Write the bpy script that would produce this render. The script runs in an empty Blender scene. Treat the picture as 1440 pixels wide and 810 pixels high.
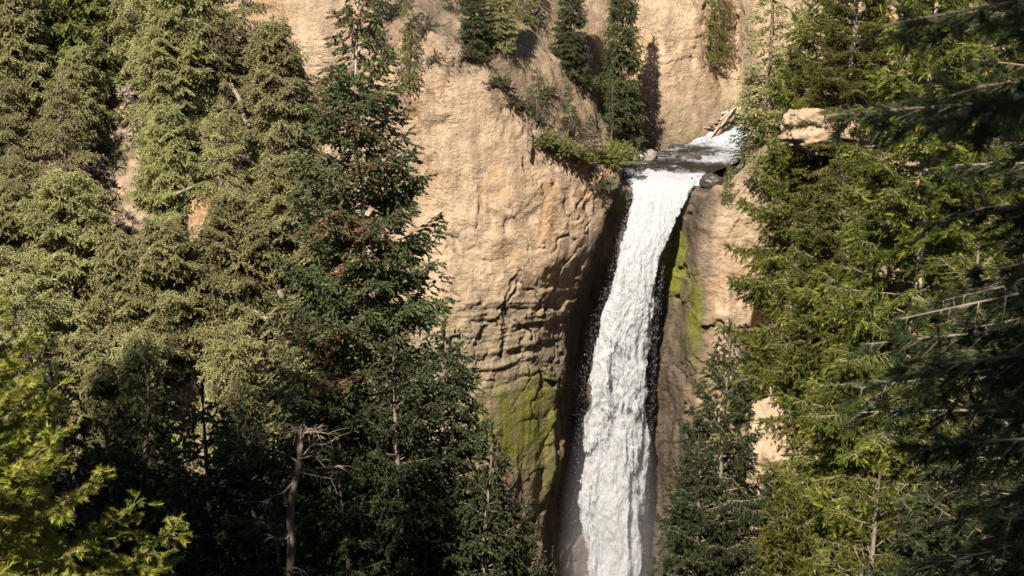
import bpy, math, random
import numpy as np
from mathutils import Vector
C = bpy.context.scene.collection
R = math.radians

# ------------------------------------------------------------------ camera frame
CAM = np.array([0.0, 0.0, 26.0]); PITCH = R(14.3)
FW = np.array([0, math.cos(PITCH), -math.sin(PITCH)]); UP = np.array([0, math.sin(PITCH), math.cos(PITCH)])
def P(px, py, Y):
    d = FW + (px-720)/2000*np.array([1, 0, 0]) + (405-py)/2000*UP
    return CAM + d*(Y/d[1])
def XA(px, Y, z=8.0):                       # world x of picture column px at distance Y
    dep = Y*math.cos(PITCH)+(26-z)*math.sin(PITCH)
    return (px-720)/2000*dep

# ------------------------------------------------------------------ noise
def _h(i, j, k, s):
    n = (i*374761393 + j*668265263 + k*2147483647 + s*1274126177) & 0xFFFFFFFF
    n = ((n ^ (n >> 13)) * 1274126177) & 0xFFFFFFFF
    n = ((n ^ (n >> 16)) * 2246822519) & 0xFFFFFFFF
    return ((n ^ (n >> 15)) & 0xFFFF)/32767.5 - 1.0
def vn(p, s=0):
    f = np.floor(p); t = p-f; i = f.astype(np.int64)
    t = t*t*t*(t*(t*6-15)+10)
    x, y, z = i[..., 0], i[..., 1], i[..., 2]; a, b, c = t[..., 0], t[..., 1], t[..., 2]
    def L(u, v, w): return u+(v-u)*w
    return L(L(L(_h(x, y, z, s), _h(x+1, y, z, s), a), L(_h(x, y+1, z, s), _h(x+1, y+1, z, s), a), b),
             L(L(_h(x, y, z+1, s), _h(x+1, y, z+1, s), a), L(_h(x, y+1, z+1, s), _h(x+1, y+1, z+1, s), a), b), c)
def fbm(p, o=4, s=0, g=.5):
    r = 0; a = 1; t = 0
    for k in range(o):
        r = r+a*vn(p*(2.03**k)+17.3*k, s+k); t += a; a *= g
    return r/t
def facet(p, s=0, tilt=.8):
    """angular blocks: every cell of a jittered lattice is a tilted plane with its own offset"""
    sh = p.shape[:-1]; p = p.reshape(-1, 3); b0 = np.floor(p).astype(np.int64); best = np.full(len(p), 9.); out = np.zeros(len(p)); sec = np.full(len(p), 9.)
    for dx in (-1, 0, 1):
        for dy in (-1, 0, 1):
            for dz in (-1, 0, 1):
                i, j, k = b0[:, 0]+dx, b0[:, 1]+dy, b0[:, 2]+dz
                c = np.stack([i+.5+.45*_h(i, j, k, s+1), j+.5+.45*_h(i, j, k, s+2), k+.5+.45*_h(i, j, k, s+3)], -1); d = p-c; r = (d*d).sum(1)
                q = r < best; sec = np.where(q, best, np.minimum(sec, r))
                v = _h(i, j, k, s+4)*.5+tilt*(d[:, 0]*_h(i, j, k, s+5)+d[:, 1]*_h(i, j, k, s+6)+d[:, 2]*_h(i, j, k, s+7))
                out = np.where(q, v, out); best = np.where(q, r, best)
    return out.reshape(sh), (np.sqrt(sec)-np.sqrt(best)).reshape(sh)
def sm(a, b, x):
    t = np.clip((x-a)/(b-a), 0, 1); return t*t*(3-2*t)

# ------------------------------------------------------------------ mesh helpers
def mk_mesh(name, V, F, mats, smooth=True, matidx=None, attrs=None, uv=None):
    """V (n,3); F list of arrays (m,k) with k=3 or 4"""
    me = bpy.data.meshes.new(name)
    V = np.asarray(V, np.float32)
    F = [np.asarray(f, np.int32) for f in (F if isinstance(F, list) else [F]) if len(f)]
    me.vertices.add(len(V)); me.vertices.foreach_set('co', V.ravel())
    loops = np.concatenate([f.ravel() for f in F]); cnt = np.concatenate([np.full(len(f), f.shape[1]) for f in F])
    me.loops.add(len(loops)); me.loops.foreach_set('vertex_index', loops)
    st = np.concatenate([[0], np.cumsum(cnt)[:-1]]).astype(np.int32)
    me.polygons.add(len(cnt)); me.polygons.foreach_set('loop_start', st)
    me.polygons.foreach_set('loop_total', cnt.astype(np.int32))
    if matidx is not None: me.polygons.foreach_set('material_index', np.asarray(matidx, np.int32))
    me.polygons.foreach_set('use_smooth', np.full(len(cnt), smooth))
    for m in (mats if isinstance(mats, (list, tuple)) else [mats]): me.materials.append(m)
    for k, a in (attrs or {}).items():
        at = me.attributes.new(k, 'FLOAT', 'POINT'); at.data.foreach_set('value', np.asarray(a, np.float32).ravel())
    if uv is not None:
        u = me.uv_layers.new(name='UVMap'); u.data.foreach_set('uv', np.asarray(uv, np.float32)[loops].ravel())
    me.update(calc_edges=True); me.validate()
    return me
def link(name, me, parent=None, loc=(0, 0, 0), **kw):
    o = bpy.data.objects.new(name, me); C.objects.link(o); o.location = loc
    if parent: o.parent = parent
    for k, v in kw.items(): o[k] = v
    return o
def grid_faces(nr, nc):
    i = np.arange(nr*nc).reshape(nr, nc)
    return np.stack([i[:-1, :-1], i[:-1, 1:], i[1:, 1:], i[1:, :-1]], -1).reshape(-1, 4)
class Bag:                                    # collects pieces with material index
    def __init__(s): s.V = []; s.Q = []; s.T = []; s.qm = []; s.tm = []; s.n = 0; s.A = []
    def add(s, V, F, m=0, a=0.0):
        F = np.asarray(F); V = np.asarray(V)
        if not len(F): return
        if F.shape[1] == 4: s.Q.append(F+s.n); s.qm.append(np.full(len(F), m))
        else: s.T.append(F+s.n); s.tm.append(np.full(len(F), m))
        s.V.append(V); s.n += len(V); s.A.append(np.broadcast_to(a, (len(V),)))
    def mesh(s, name, mats, smooth=True):
        F = []; mi = []
        if s.Q: F.append(np.concatenate(s.Q)); mi.append(np.concatenate(s.qm))
        if s.T: F.append(np.concatenate(s.T)); mi.append(np.concatenate(s.tm))
        return mk_mesh(name, np.concatenate(s.V), F, mats, smooth, np.concatenate(mi), {'v': np.concatenate(s.A)})
def frames(D):
    ref = np.where(np.abs(D[:, 2:3]) > .9, np.array([[1., 0, 0]]), np.array([[0, 0, 1.]]))
    S = np.cross(D, ref); S /= np.linalg.norm(S, axis=1, keepdims=True)+1e-9
    return S, np.cross(S, D)
def tube(path, rad, sides=5, cap=True):
    path = np.asarray(path, float); rad = np.broadcast_to(rad, (len(path),))
    T = np.gradient(path, axis=0); T /= np.linalg.norm(T, axis=1, keepdims=True)+1e-9
    S, U = frames(T); a = np.arange(sides)/sides*2*np.pi
    V = path[:, None]+rad[:, None, None]*(S[:, None]*np.cos(a)[None, :, None]+U[:, None]*np.sin(a)[None, :, None])
    n = len(path); i = np.arange(n*sides).reshape(n, sides); j = np.roll(i, -1, 1)
    F = np.stack([i[:-1], j[:-1], j[1:], i[1:]], -1).reshape(-1, 4)
    return V.reshape(-1, 3), F

# ------------------------------------------------------------------ materials
def nodes(name):
    m = bpy.data.materials.new(name); m.use_nodes = True; nt = m.node_tree; nt.nodes.clear()
    return m, nt
class N:
    def __init__(s, nt): s.nt = nt
    def n(s, t, **kw):
        x = s.nt.nodes.new(t)
        for k, v in kw.items():
            if isinstance(k, str) and hasattr(x, k): setattr(x, k, v)
        return x
    def l(s, a, b): s.nt.links.new(a, b)
    def pos(s):
        return s.n('ShaderNodeNewGeometry').outputs['Position']
    def scale(s, vec, sc):
        m = s.n('ShaderNodeMapping'); m.inputs['Scale'].default_value = sc; s.l(vec, m.inputs['Vector']); return m.outputs[0]
    def noise(s, vec, sc, det=6, rough=.6, out=0, dist=0):
        t = s.n('ShaderNodeTexNoise'); t.inputs['Scale'].default_value = sc; t.inputs['Detail'].default_value = det
        t.inputs['Roughness'].default_value = rough; t.inputs['Distortion'].default_value = dist; s.l(vec, t.inputs['Vector']); return t.outputs[out]
    def ramp(s, f, pts):
        r = s.n('ShaderNodeValToRGB'); e = r.color_ramp.elements
        while len(e) < len(pts): e.new(.5)
        for q, (p, c) in zip(e, pts):
            q.position = p; q.color = (c if isinstance(c, tuple) else (c, c, c))+(1,)
        s.l(f, r.inputs[0]); return r.outputs[0]
    def mix(s, f, a, b, bt='MIX'):
        m = s.n('ShaderNodeMix'); m.data_type = 'RGBA'; m.blend_type = bt; m.clamp_result = True
        for v, i in ((f, 0), (a, 6), (b, 7)):
            if isinstance(v, (int, float)): m.inputs[i].default_value = v if (i == 0) else (v, v, v, 1)
            elif isinstance(v, tuple): m.inputs[i].default_value = v+(1,)
            else: s.l(v, m.inputs[i])
        return m.outputs[2]
    def math(s, op, a, b=0.0, clamp=False):
        m = s.n('ShaderNodeMath'); m.operation = op; m.use_clamp = clamp
        for v, i in ((a, 0), (b, 1)):
            if isinstance(v, (int, float)): m.inputs[i].default_value = v
            else: s.l(v, m.inputs[i])
        return m.outputs[0]
    def attr(s, nm):
        a = s.n('ShaderNodeAttribute'); a.attribute_name = nm; return a.outputs['Fac']
    def bump(s, h, st, dist):
        b = s.n('ShaderNodeBump'); b.inputs['Strength'].default_value = st; b.inputs['Distance'].default_value = dist
        s.l(h, b.inputs['Height']); return b.outputs[0]
    def prin(s, col, rough=.8, normal=None, spec=.3, out=True):
        p = s.n('ShaderNodeBsdfPrincipled')
        if isinstance(col, tuple): p.inputs['Base Color'].default_value = col+(1,)
        else: s.l(col, p.inputs['Base Color'])
        if isinstance(rough, (int, float)): p.inputs['Roughness'].default_value = rough
        else: s.l(rough, p.inputs['Roughness'])
        p.inputs['Specular IOR Level'].default_value = spec
        if normal is not None: s.l(normal, p.inputs['Normal'])
        if out: s.out(p.outputs[0])
        return p
    def out(s, sh):
        o = s.n('ShaderNodeOutputMaterial'); s.l(sh, o.inputs[0])

def mat_cliff():
    m, nt = nodes('cliff_rock'); b = N(nt); p = b.pos()
    n1 = b.noise(p, .11, 7, .62, dist=.6); n2 = b.noise(p, .55, 8, .65); n3 = b.noise(b.scale(p, (1, 1, .22)), .9, 6, .6)
    base = b.ramp(n1, [(.3, (.26, .18, .115)), (.42, (.355, .255, .165)), (.55, (.435, .32, .215)), (.64, (.37, .255, .155)), (.75, (.28, .205, .14))])
    mo = b.noise(p, 1.9, 9, .75); base = b.mix(b.ramp(mo, [(.47, .0), (.7, .45)]), base, (.27, .20, .135)); base = b.mix(b.ramp(mo, [(.3, .5), (.42, 0)]), base, (.50, .40, .28))
    c = b.mix(b.ramp(n2, [(.5, 0), (.74, .6)]), base, (.25, .18, .12))
    c = b.mix(b.ramp(n3, [(.5, 0), (.75, .55)]), c, (.47, .36, .24))
    n4 = b.noise(b.scale(p, (1, 1, .5)), .23, 5, .6)
    c = b.mix(b.ramp(n4, [(.54, 0), (.68, .65)]), c, (.36, .20, .09))
    # bedded grey green band
    st = b.noise(b.scale(p, (.25, .25, 2.6)), .8, 7, .65)
    band = b.ramp(st, [(.35, (.18, .145, .095)), (.47, (.25, .215, .145)), (.55, (.31, .22, .14)), (.68, (.20, .18, .125))])
    c = b.mix(b.math('MULTIPLY', b.attr('band'), .9), c, band)
    vs = b.noise(b.scale(p, (1, 1, .07)), .75, 7, .68); c = b.mix(b.ramp(vs, [(.48, 0), (.64, .65)]), c, (.17, .12, .08))
    v2 = b.n('ShaderNodeTexVoronoi'); v2.distance = 'MANHATTAN'; v2.inputs['Scale'].default_value = .8; v3 = b.n('ShaderNodeTexVoronoi'); v3.distance = 'MANHATTAN'; v3.inputs['Scale'].default_value = 2.6
    wp = b.n('ShaderNodeVectorMath'); wp.operation = 'MULTIPLY_ADD'; b.l(b.noise(p, 1.1, 6, .7, 1), wp.inputs[0]); wp.inputs[1].default_value = (1.1, 1.1, .7); b.l(b.scale(p, (.8, .8, 1.1)), wp.inputs[2])
    b.l(wp.outputs[0], v2.inputs['Vector']); b.l(wp.outputs[0], v3.inputs['Vector'])
    chip = b.math('ADD', b.math('MULTIPLY', v2.outputs[0], .55), b.math('MULTIPLY', v3.outputs[0], .28)); chip = b.math('MULTIPLY', chip, b.ramp(b.noise(p, .16, 5, .6), [(.42, .12), (.6, 1)]))
    jn = b.noise(p, .5, 8, .7); c = b.mix(b.ramp(b.math('ABSOLUTE', b.math('SUBTRACT', jn, .5)), [(0, .55), (.012, 0)]), c, (.12, .08, .05))
    # talus and soil slope
    s1 = b.noise(p, 1.3, 8, .7)
    soil = b.ramp(s1, [(.3, (.13, .095, .06)), (.5, (.25, .18, .12)), (.7, (.33, .25, .165))])
    gr = b.noise(p, .35, 5, .6)
    soil = b.mix(b.ramp(gr, [(.5, 0), (.62, .55)]), soil, (.13, .14, .055))
    c = b.mix(b.attr('soil'), c, soil)
    # dark rim rock
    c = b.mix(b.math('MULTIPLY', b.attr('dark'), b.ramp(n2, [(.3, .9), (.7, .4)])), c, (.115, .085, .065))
    wetn = b.noise(b.scale(p, (1, 1, .12)), .8, 6, .65)
    wetc = b.ramp(wetn, [(.3, (.04, .03, .02)), (.5, (.085, .062, .042)), (.7, (.145, .108, .075))])
    wet = b.attr('wet'); c = b.mix(wet, c, wetc)
    mn = b.noise(b.scale(p, (1, 1, .35)), .9, 7, .7)
    mm = b.math('MULTIPLY', b.attr('moss'), b.ramp(mn, [(.38, 0), (.52, 1)]), True)
    mc = b.mix(b.noise(p, 2.5, 4), (.095, .095, .014), (.19, .20, .028))
    c = b.mix(mm, c, mc)
    f = b.noise(p, 3.2, 10, .72); v = b.n('ShaderNodeTexVoronoi'); v.feature = 'DISTANCE_TO_EDGE'; v.inputs['Scale'].default_value = .5
    va = b.n('ShaderNodeVectorMath'); va.operation = 'MULTIPLY_ADD'; b.l(b.noise(p, .6, 4, .6, 1), va.inputs[0]); va.inputs[1].default_value = (1.6, 1.6, 1.6); b.l(p, va.inputs[2])
    b.l(va.outputs[0], v.inputs['Vector'])
    cr = b.ramp(v.outputs[0], [(0, 0), (.035, 1)])
    h = b.math('ADD', b.math('MULTIPLY', f, 1), b.math('MULTIPLY', cr, .10)); h = b.math('ADD', h, b.math('MULTIPLY', n2, 1.0)); h = b.math('ADD', h, chip)
    b.prin(c, b.math('SUBTRACT', .88, b.math('MULTIPLY', wet, .3)), b.bump(h, .75, .42), .2)
    return m
def mat_soil():
    m, nt = nodes('hillside_soil'); b = N(nt); p = b.pos()
    n1 = b.noise(p, .25, 8, .65); n2 = b.noise(p, 2.2, 8, .7)
    c = b.ramp(n1, [(.3, (.30, .21, .145)), (.42, (.40, .27, .18)), (.52, (.26, .19, .13)), (.62, (.46, .29, .18)), (.75, (.21, .17, .115))])
    c = b.mix(b.ramp(n2, [(.4, 0), (.65, .7)]), c, (.15, .115, .08))
    g = b.noise(p, .6, 5, .6); c = b.mix(b.ramp(g, [(.48, 0), (.6, .8)]), c, (.075, .08, .03))
    b.prin(c, .92, b.bump(n2, .9, .35), .15); return m
def mat_foliage(name, c1, c2, tip, brown=None, transl=.42, rough=.5):
    m, nt = nodes(name); b = N(nt); v = b.attr('v')
    oi = b.n('ShaderNodeObjectInfo')
    big = b.noise(b.pos(), .55, 3, .6)
    pts = [(0, c1), (.62, c2), (.9, tip)]
    if brown: pts.append((.985, brown)); pts.append((1., brown))
    c = b.ramp(v, pts)
    c = b.mix(b.ramp(big, [(.38, 0), (.66, .45)]), c, tuple(x*.55 for x in c1))
    hs = b.n('ShaderNodeHueSaturation')
    b.l(b.math('ADD', .482, b.math('MULTIPLY', oi.outputs['Random'], .03)), hs.inputs['Hue'])
    b.l(b.math('ADD', .8, b.math('MULTIPLY', oi.outputs['Random'], .4)), hs.inputs['Value'])
    b.l(c, hs.inputs['Color']); c = hs.outputs[0]
    p = b.prin(c, rough, None, .25, out=False)
    t = b.n('ShaderNodeBsdfTranslucent'); b.l(c, t.inputs[0])
    mx = b.n('ShaderNodeMixShader'); mx.inputs[0].default_value = transl
    b.l(p.outputs[0], mx.inputs[1]); b.l(t.outputs[0], mx.inputs[2]); b.out(mx.outputs[0]); return m
def mat_bark(name, a, bb, vs=.15):
    m, nt = nodes(name); b = N(nt); p = b.pos()
    n = b.noise(b.scale(p, (1, 1, vs)), 9, 7, .7); c = b.ramp(n, [(.35, a), (.65, bb)])
    b.prin(c, .9, b.bump(n, .7, .05), .15); return m
def mat_simple(name, a, bb, sc=6, rough=.8, spec=.2, bd=.05):
    m, nt = nodes(name); b = N(nt); n = b.noise(b.pos(), sc, 7, .65)
    b.prin(b.ramp(n, [(.35, a), (.65, bb)]), rough, b.bump(n, .7, bd), spec); return m
def mat_fall():
    m, nt = nodes('falling_water'); b = N(nt); p = b.pos()
    den = b.attr('den')
    n1 = b.noise(b.scale(p, (1, 1, .26)), 2.1, 9, .72, dist=.6); n2 = b.noise(b.scale(p, (1, 1, .45)), 7, 5, .7, dist=.5)
    a = b.math('ADD', b.math('MULTIPLY', n1, .66), b.math('MULTIPLY', n2, .34))
    a = b.math('ADD', a, den)
    al = b.ramp(a, [(.93, 0), (1.12, 1)])
    c = b.ramp(n2, [(.3, (.36, .37, .39)), (.6, (.66, .66, .67))])
    h = b.math('ADD', b.math('MULTIPLY', n1, .6), b.math('MULTIPLY', n2, .4))
    pr = b.prin(c, .6, b.bump(h, .5, .3), .1, out=False)
    t = b.n('ShaderNodeBsdfTranslucent'); b.l(c, t.inputs[0])
    mx = b.n('ShaderNodeMixShader'); mx.inputs[0].default_value = .5; b.l(pr.outputs[0], mx.inputs[1]); b.l(t.outputs[0], mx.inputs[2])
    tr = b.n('ShaderNodeBsdfTransparent'); m2 = b.n('ShaderNodeMixShader'); b.l(al, m2.inputs[0])
    b.l(tr.outputs[0], m2.inputs[1]); b.l(mx.outputs[0], m2.inputs[2]); b.out(m2.outputs[0]); return m
def mat_stream():
    m, nt = nodes('creek_water'); b = N(nt); p = b.pos(); fo = b.attr('foam')
    n1 = b.noise(b.scale(p, (1, .45, 1)), 1.6, 9, .75, dist=1.5); n2 = b.noise(p, 5, 6, .7)
    f = b.ramp(b.math('ADD', b.math('ADD', b.math('MULTIPLY', n1, .8), b.math('MULTIPLY', n2, .2)), fo), [(.54, 0), (.84, 1)])
    c = b.mix(f, (.022, .019, .015), (.5, .52, .56))
    h = b.math('ADD', n1, b.math('MULTIPLY', n2, .4))
    b.prin(c, b.math('ADD', .12, b.math('MULTIPLY', f, .5)), b.bump(h, 1.0, .6), .15); return m

M = {}
M['cliff'] = mat_cliff(); M['soil'] = mat_soil()
M['spruce'] = mat_foliage('grey_green_spruce_needles', (.24, .235, .098), (.385, .375, .158), (.50, .48, .225), (.30, .225, .15))
M['olive'] = mat_foliage('olive_needles', (.14, .155, .045), (.235, .24, .07), (.33, .325, .10), (.27, .20, .13))
M['dark'] = mat_foliage('dark_and_shaded_needles', (.045, .058, .025), (.07, .088, .035), (.105, .125, .046), (.17, .075, .04))  # dark spruce tone; also shade put into hollow spruces and low firs
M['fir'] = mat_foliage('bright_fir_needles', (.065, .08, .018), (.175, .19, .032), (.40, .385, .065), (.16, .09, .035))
M['yfir'] = mat_foliage('yellow_green_fir_needles', (.18, .22, .035), (.32, .34, .05), (.50, .47, .10), (.25, .17, .045), .3)
M['upper'] = mat_foliage('tall_spruce_needles', (.062, .074, .032), (.11, .122, .048), (.18, .19, .072), (.17, .085, .05))
M['bark'] = mat_bark('conifer_bark', (.10, .075, .055), (.24, .185, .14))
M['pale'] = mat_bark('pale_dead_wood', (.24, .19, .15), (.5, .42, .34))
M['twig'] = mat_simple('bare_twigs', (.13, .10, .075), (.28, .22, .17), 3)
M['cone'] = mat_simple('cone_scales', (.20, .085, .03), (.38, .17, .06), 30)
M['fall'] = mat_fall(); M['stream'] = mat_stream()
M['boulder'] = mat_simple('boulder_rock', (.12, .10, .085), (.30, .26, .22), 3, .7, .3, .1)
M['paleboulder'] = mat_simple('pale_boulder_rock', (.45, .41, .36), (.65, .6, .54), 3, .8, .2, .1)
M['wetboulder'] = mat_simple('wet_boulder_rock', (.02, .017, .014), (.06, .05, .04), 3, .35, .5, .1)
M['outcrop'] = mat_simple('outcrop_rock', (.23, .165, .105), (.40, .29, .19), 1.3, .9, .2, .3)
M['redrock'] = mat_simple('red_rock', (.28, .14, .075), (.36, .25, .16), 1.6, .9, .2, .3)

# ------------------------------------------------------------------ ground sheet
def lerp_tab(y, tab):
    return np.interp(y, [a for a, _ in tab], [b for _, b in tab])
LEFT = [(-400, 40), (-60, 34), (-10, 25), (0, 24.3), (3, 24), (8, 19), (16, 11), (30, -6), (42, -22), (50, -20), (60, -6), (84, 19.5), (86.5, 18), (95, -5), (112, -52), (300, -56), (500, -20)]
LEFT2 = [(-400, 40), (-60, 34), (-10, 25), (0, 24), (16, 20), (40, 18), (60, 20), (90, 26), (150, 34), (500, 75)]
RIGHT = [(-400, 40), (-60, 34), (-10, 25), (0, 24.3), (3, 24), (8, 19), (16, 12), (30, 0), (42, 5), (58, 22.5), (80, 42), (500, 75)]
MID = [(-400, 40), (-60, 34), (-10, 25), (0, 24.3), (3, 24), (8, 18), (20, 4), (40, -20), (70, -52), (80, -56), (165, -56), (300, -56), (500, -20)]
def G(x, y):
    x = np.asarray(x, float); y = np.asarray(y, float)
    l = lerp_tab(y, LEFT); r = lerp_tab(y, RIGHT); m = lerp_tab(y, MID)
    l = l+(lerp_tab(y, LEFT2)-l)*sm(-48, -80, x)*sm(50, 70, y)
    rid = sm(-17, -26, x)*sm(10, 26, y)*sm(56, 44, y); rid = np.maximum(rid, sm(-30, -45, x)*sm(10, 26, y)*sm(85, 60, y))
    l = l+rid*np.maximum(0, 18-l)
    l = l+sm(-45, -130, x)*25*sm(30, 80, y); r = r+sm(45, 140, x)*25*sm(20, 60, y)
    xl = np.interp(y, [35, 50, 62, 88, 100, 150], [2, -2, -9, -15, -18, -24]); xr = np.interp(y, [20, 42, 58, 80, 100, 150], [9, 10.5, 14.5, 22, 33, 65])
    wl = sm(xl+6, xl, x); wr = sm(xr-5, xr, x)
    z = m+(l-m)*wl; z = z+(r-z)*wr
    p = np.stack([x, y, np.zeros_like(x)], -1)
    amp = sm(4, 25, np.hypot(x, y))
    return z+amp*(fbm(p*.09, 3, 5)*2.2+fbm(p*.45, 4, 9)*.75)
def coords(a, b, c, d, fine, n):
    return np.concatenate([a+(b-a)*np.linspace(0, 1, n)[:-1]**.6, np.arange(b, c, fine), c+(d-c)*np.linspace(0, 1, n)**1.7])
xs = coords(-420, -55, 45, 420, .5, 26); ys = coords(-300, 2, 125, 520, .5, 30)
X, Y = np.meshgrid(xs, ys); Z = G(X, Y)
hp = (X > -55) & (X < 45) & (Y > 2) & (Y < 125)
pp = np.stack([X, Y, Z], -1)
Z = Z+np.where(hp, fbm(pp*1.1, 4, 31)*.3, 0)
link('ground', mk_mesh('ground', np.stack([X, Y, Z], -1).reshape(-1, 3), grid_faces(*X.shape), M['soil']), kind='structure')

# ------------------------------------------------------------------ canyon cliffs: control net from foot (row 0) to plateau
# column: foot, 810, 600, 450, 340, rim, slope1, slope2, back, backtop
def col(foot, a, b, c, d, rim, s1, s2, s3, s4):
    pts = [(foot[0], 1080, foot[1]), (a[0], 810, a[1]), (b[0], 600, b[1]), (c[0], 450, c[1]), (d[0], 340, d[1]), rim, s1, s2, s3, s4]
    q = [P(*t) for t in pts]
    last = q[-1].copy(); q.append(last+np.array([(last[0]-10)*.5, 60, 22])); q.append(last+np.array([(last[0]-10)*1.8, 300, 45])); return q
cols = [
 col((-900,120),(-900,122),(-900,124),(-900,126),(-900,128),(-900,-150,132),(-900,-200,142),(-900,-260,160),(-900,-330,185),(-900,-350,230)),
 col((300,134),(300,136),(300,137),(300,138),(300,139),(300,-40,141),(300,-80,147),(300,-120,156),(300,-200,166),(300,-240,185)),
 col((480,136),(480,138),(480,138),(480,139),(480,140),(480,-20,142),(480,-60,148),(480,-110,156),(480,-190,166),(480,-230,182)),
 col((540,137),(540,139),(545,139),(545,139.5),(548,140),(545,40,142),(545,5,146),(548,-60,150),(560,-170,160),(570,-220,178)),
 col((590,140),(585,140.5),(585,140),(590,139.5),(592,140),(590,25,142),(592,-15,148),(595,-60,156),(600,-170,164),(610,-220,178)),
 col((622,139),(620,139.5),(620,139),(622,138.5),(625,139),(632,60,141),(642,10,148),(655,-40,156),(665,-150,166),(670,-210,178)),
 col((660,140),(660,140),(658,139.5),(660,139),(662,139.5),(690,85,141.5),(712,35,149),(725,-20,158),(730,-130,167),(735,-200,178)),
 col((690,142),(692,142),(700,141.5),(708,140.5),(720,140.5),(745,172,142.5),(768,105,149),(790,40,158),(795,-20,166),(800,-180,173)),
 col((722,145),(722,144.5),(735,144),(748,142.5),(765,142),(800,220,145),(818,160,151),(838,95,160),(845,30,168),(850,-160,174)),
 col((758,146.5),(758,146),(764,145.5),(776,144.5),(803,144.5),(840,242,147),(850,200,153),(860,165,162),(866,70,170),(868,-150,176)),
 col((772,147),(772,147),(780,147),(794,146.5),(833,146.8),(868,250,148.6),(874,222,156),(882,198,166),(886,90,171),(890,-150,177)),
 col((792,154),(792,154),(800,154),(812,153),(846,151),(884,254,149.6),(890,228,158),(905,203,167.5),(908,90,171),(905,-150,177)),
 col((860,154),(862,154),(868,154),(878,153),(900,151.5),(928,256,150),(935,230,158),(940,201,168),(938,90,170.5),(935,-150,176)),
 col((920,151),(920,151),(925,151),(932,150.6),(946,150.4),(972,259,149.6),(985,233,157),(982,201,168),(975,90,171.5),(970,-150,178)),
 col((948,149),(950,149),(952,149),(956,148.6),(966,148.4),(986,262,147.5),(1012,236,156),(1028,190,170),(1003,95,175),(1000,-150,182)),
 col((975,146),(975,146),(975,145.5),(980,145),(990,145.3),(1004,268,145.6),(1045,240,152),(1056,182,168),(1038,85,178),(1035,-150,184)),
 col((1015,144),(1015,144),(1015,144),(1020,143.5),(1035,143.8),(1045,262,144),(1070,222,148),(1085,165,156),(1062,70,170),(1060,-150,182)),
 col((1045,144),(1045,144),(1047,144),(1055,143.5),(1095,143.5),(1085,240,143.5),(1095,200,147),(1110,150,154),(1105,50,166),(1105,-150,180)),
 col((1075,151),(1075,151),(1075,151),(1078,151),(1112,148),(1110,235,145),(1125,190,148),(1135,140,154),(1140,40,165),(1150,-150,178)),
 col((1150,149),(1150,149),(1150,149),(1150,149),(1160,147),(1160,210,145),(1165,160,148),(1170,110,154),(1180,20,164),(1190,-160,176)),
 col((1350,135),(1350,136),(1350,137),(1350,138),(1350,139),(1350,120,141),(1360,70,146),(1370,20,154),(1380,-60,164),(1390,-190,180)),
 col((2400,120),(2400,122),(2400,124),(2400,126),(2400,128),(2400,60,132),(2400,20,140),(2400,-40,155),(2400,-120,180),(2400,-200,220)),
]
lean = {2: 1, 3: 1, 4: 1, 5: 1, 6: 1, 7: 1, 8: .9, 9: .45, 10: .15}
for ci, k in lean.items():                     # the wall leans back: its foot stands out further than its rim
    for ri, dy in enumerate((7, 5.5, 4, 2.2, .9)):
        q = cols[ci][ri]; cols[ci][ri] = CAM+(q-CAM)*((q[1]-dy*k)/q[1])
net = np.array(cols).transpose(1, 0, 2)                 # rows, cols, 3
def params(ptsline, lo, hi, fine, coarse):
    out = []
    for i in range(len(ptsline)-1):
        d = np.linalg.norm(ptsline[i+1]-ptsline[i]); n = max(2, int(d/(fine if lo <= i < hi else coarse)))
        out.append(i+np.arange(n)/n)
    return np.append(np.concatenate(out), len(ptsline)-1)
cu = params(net[3], 2, 19, .14, 1.5); ru = params(net[:, 9], 1, 9, .15, 1.5)
ru = ru[ru > -1]
def bil(net, r, c):
    r0 = np.minimum(r.astype(int), net.shape[0]-2); c0 = np.minimum(c.astype(int), net.shape[1]-2)
    fr = (r-r0)[:, None, None]; fc = (c-c0)[None, :, None]
    a = net[r0][:, c0]; b_ = net[r0][:, c0+1]; c_ = net[r0+1][:, c0]; d = net[r0+1][:, c0+1]
    return a*(1-fr)*(1-fc)+b_*(1-fr)*fc+c_*fr*(1-fc)+d*fr*fc
S = bil(net, ru, cu)
def blur(A, n, ax):
    for _ in range(n):
        B = A.copy(); sl = [slice(None)]*A.ndim
        def s(a, b): q = list(sl); q[ax] = slice(a, b); return tuple(q)
        B[s(1, -1)] = (A[s(0, -2)]+2*A[s(1, -1)]+A[s(2, None)])/4; A = B
    return A
S = blur(blur(S, 7, 0), 7, 1)
du = np.gradient(S, axis=1); dv = np.gradient(S, axis=0); nrm = np.cross(du, dv); nrm /= np.linalg.norm(nrm, axis=2, keepdims=True)+1e-9
if nrm[len(ru)//3, len(cu)//2, 1] > 0: nrm = -nrm
nrm = blur(blur(nrm, 12, 0), 12, 1); nrm /= np.linalg.norm(nrm, axis=2, keepdims=True)
RR, CC = np.meshgrid(ru, cu, indexing='ij')
soil = sm(5.05, 5.35, RR)*(1-sm(7.6, 8.0, RR)*sm(8.2, 9.5, CC)*sm(16.5, 15, CC))*(1-sm(5.6, 6.4, RR)*sm(12, 11, CC)*sm(9.5, 10.2, CC)*0)
soil = soil*(1-.75*sm(7.2, 8.0, RR))
cliffm = 1-soil
pix = S
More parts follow.
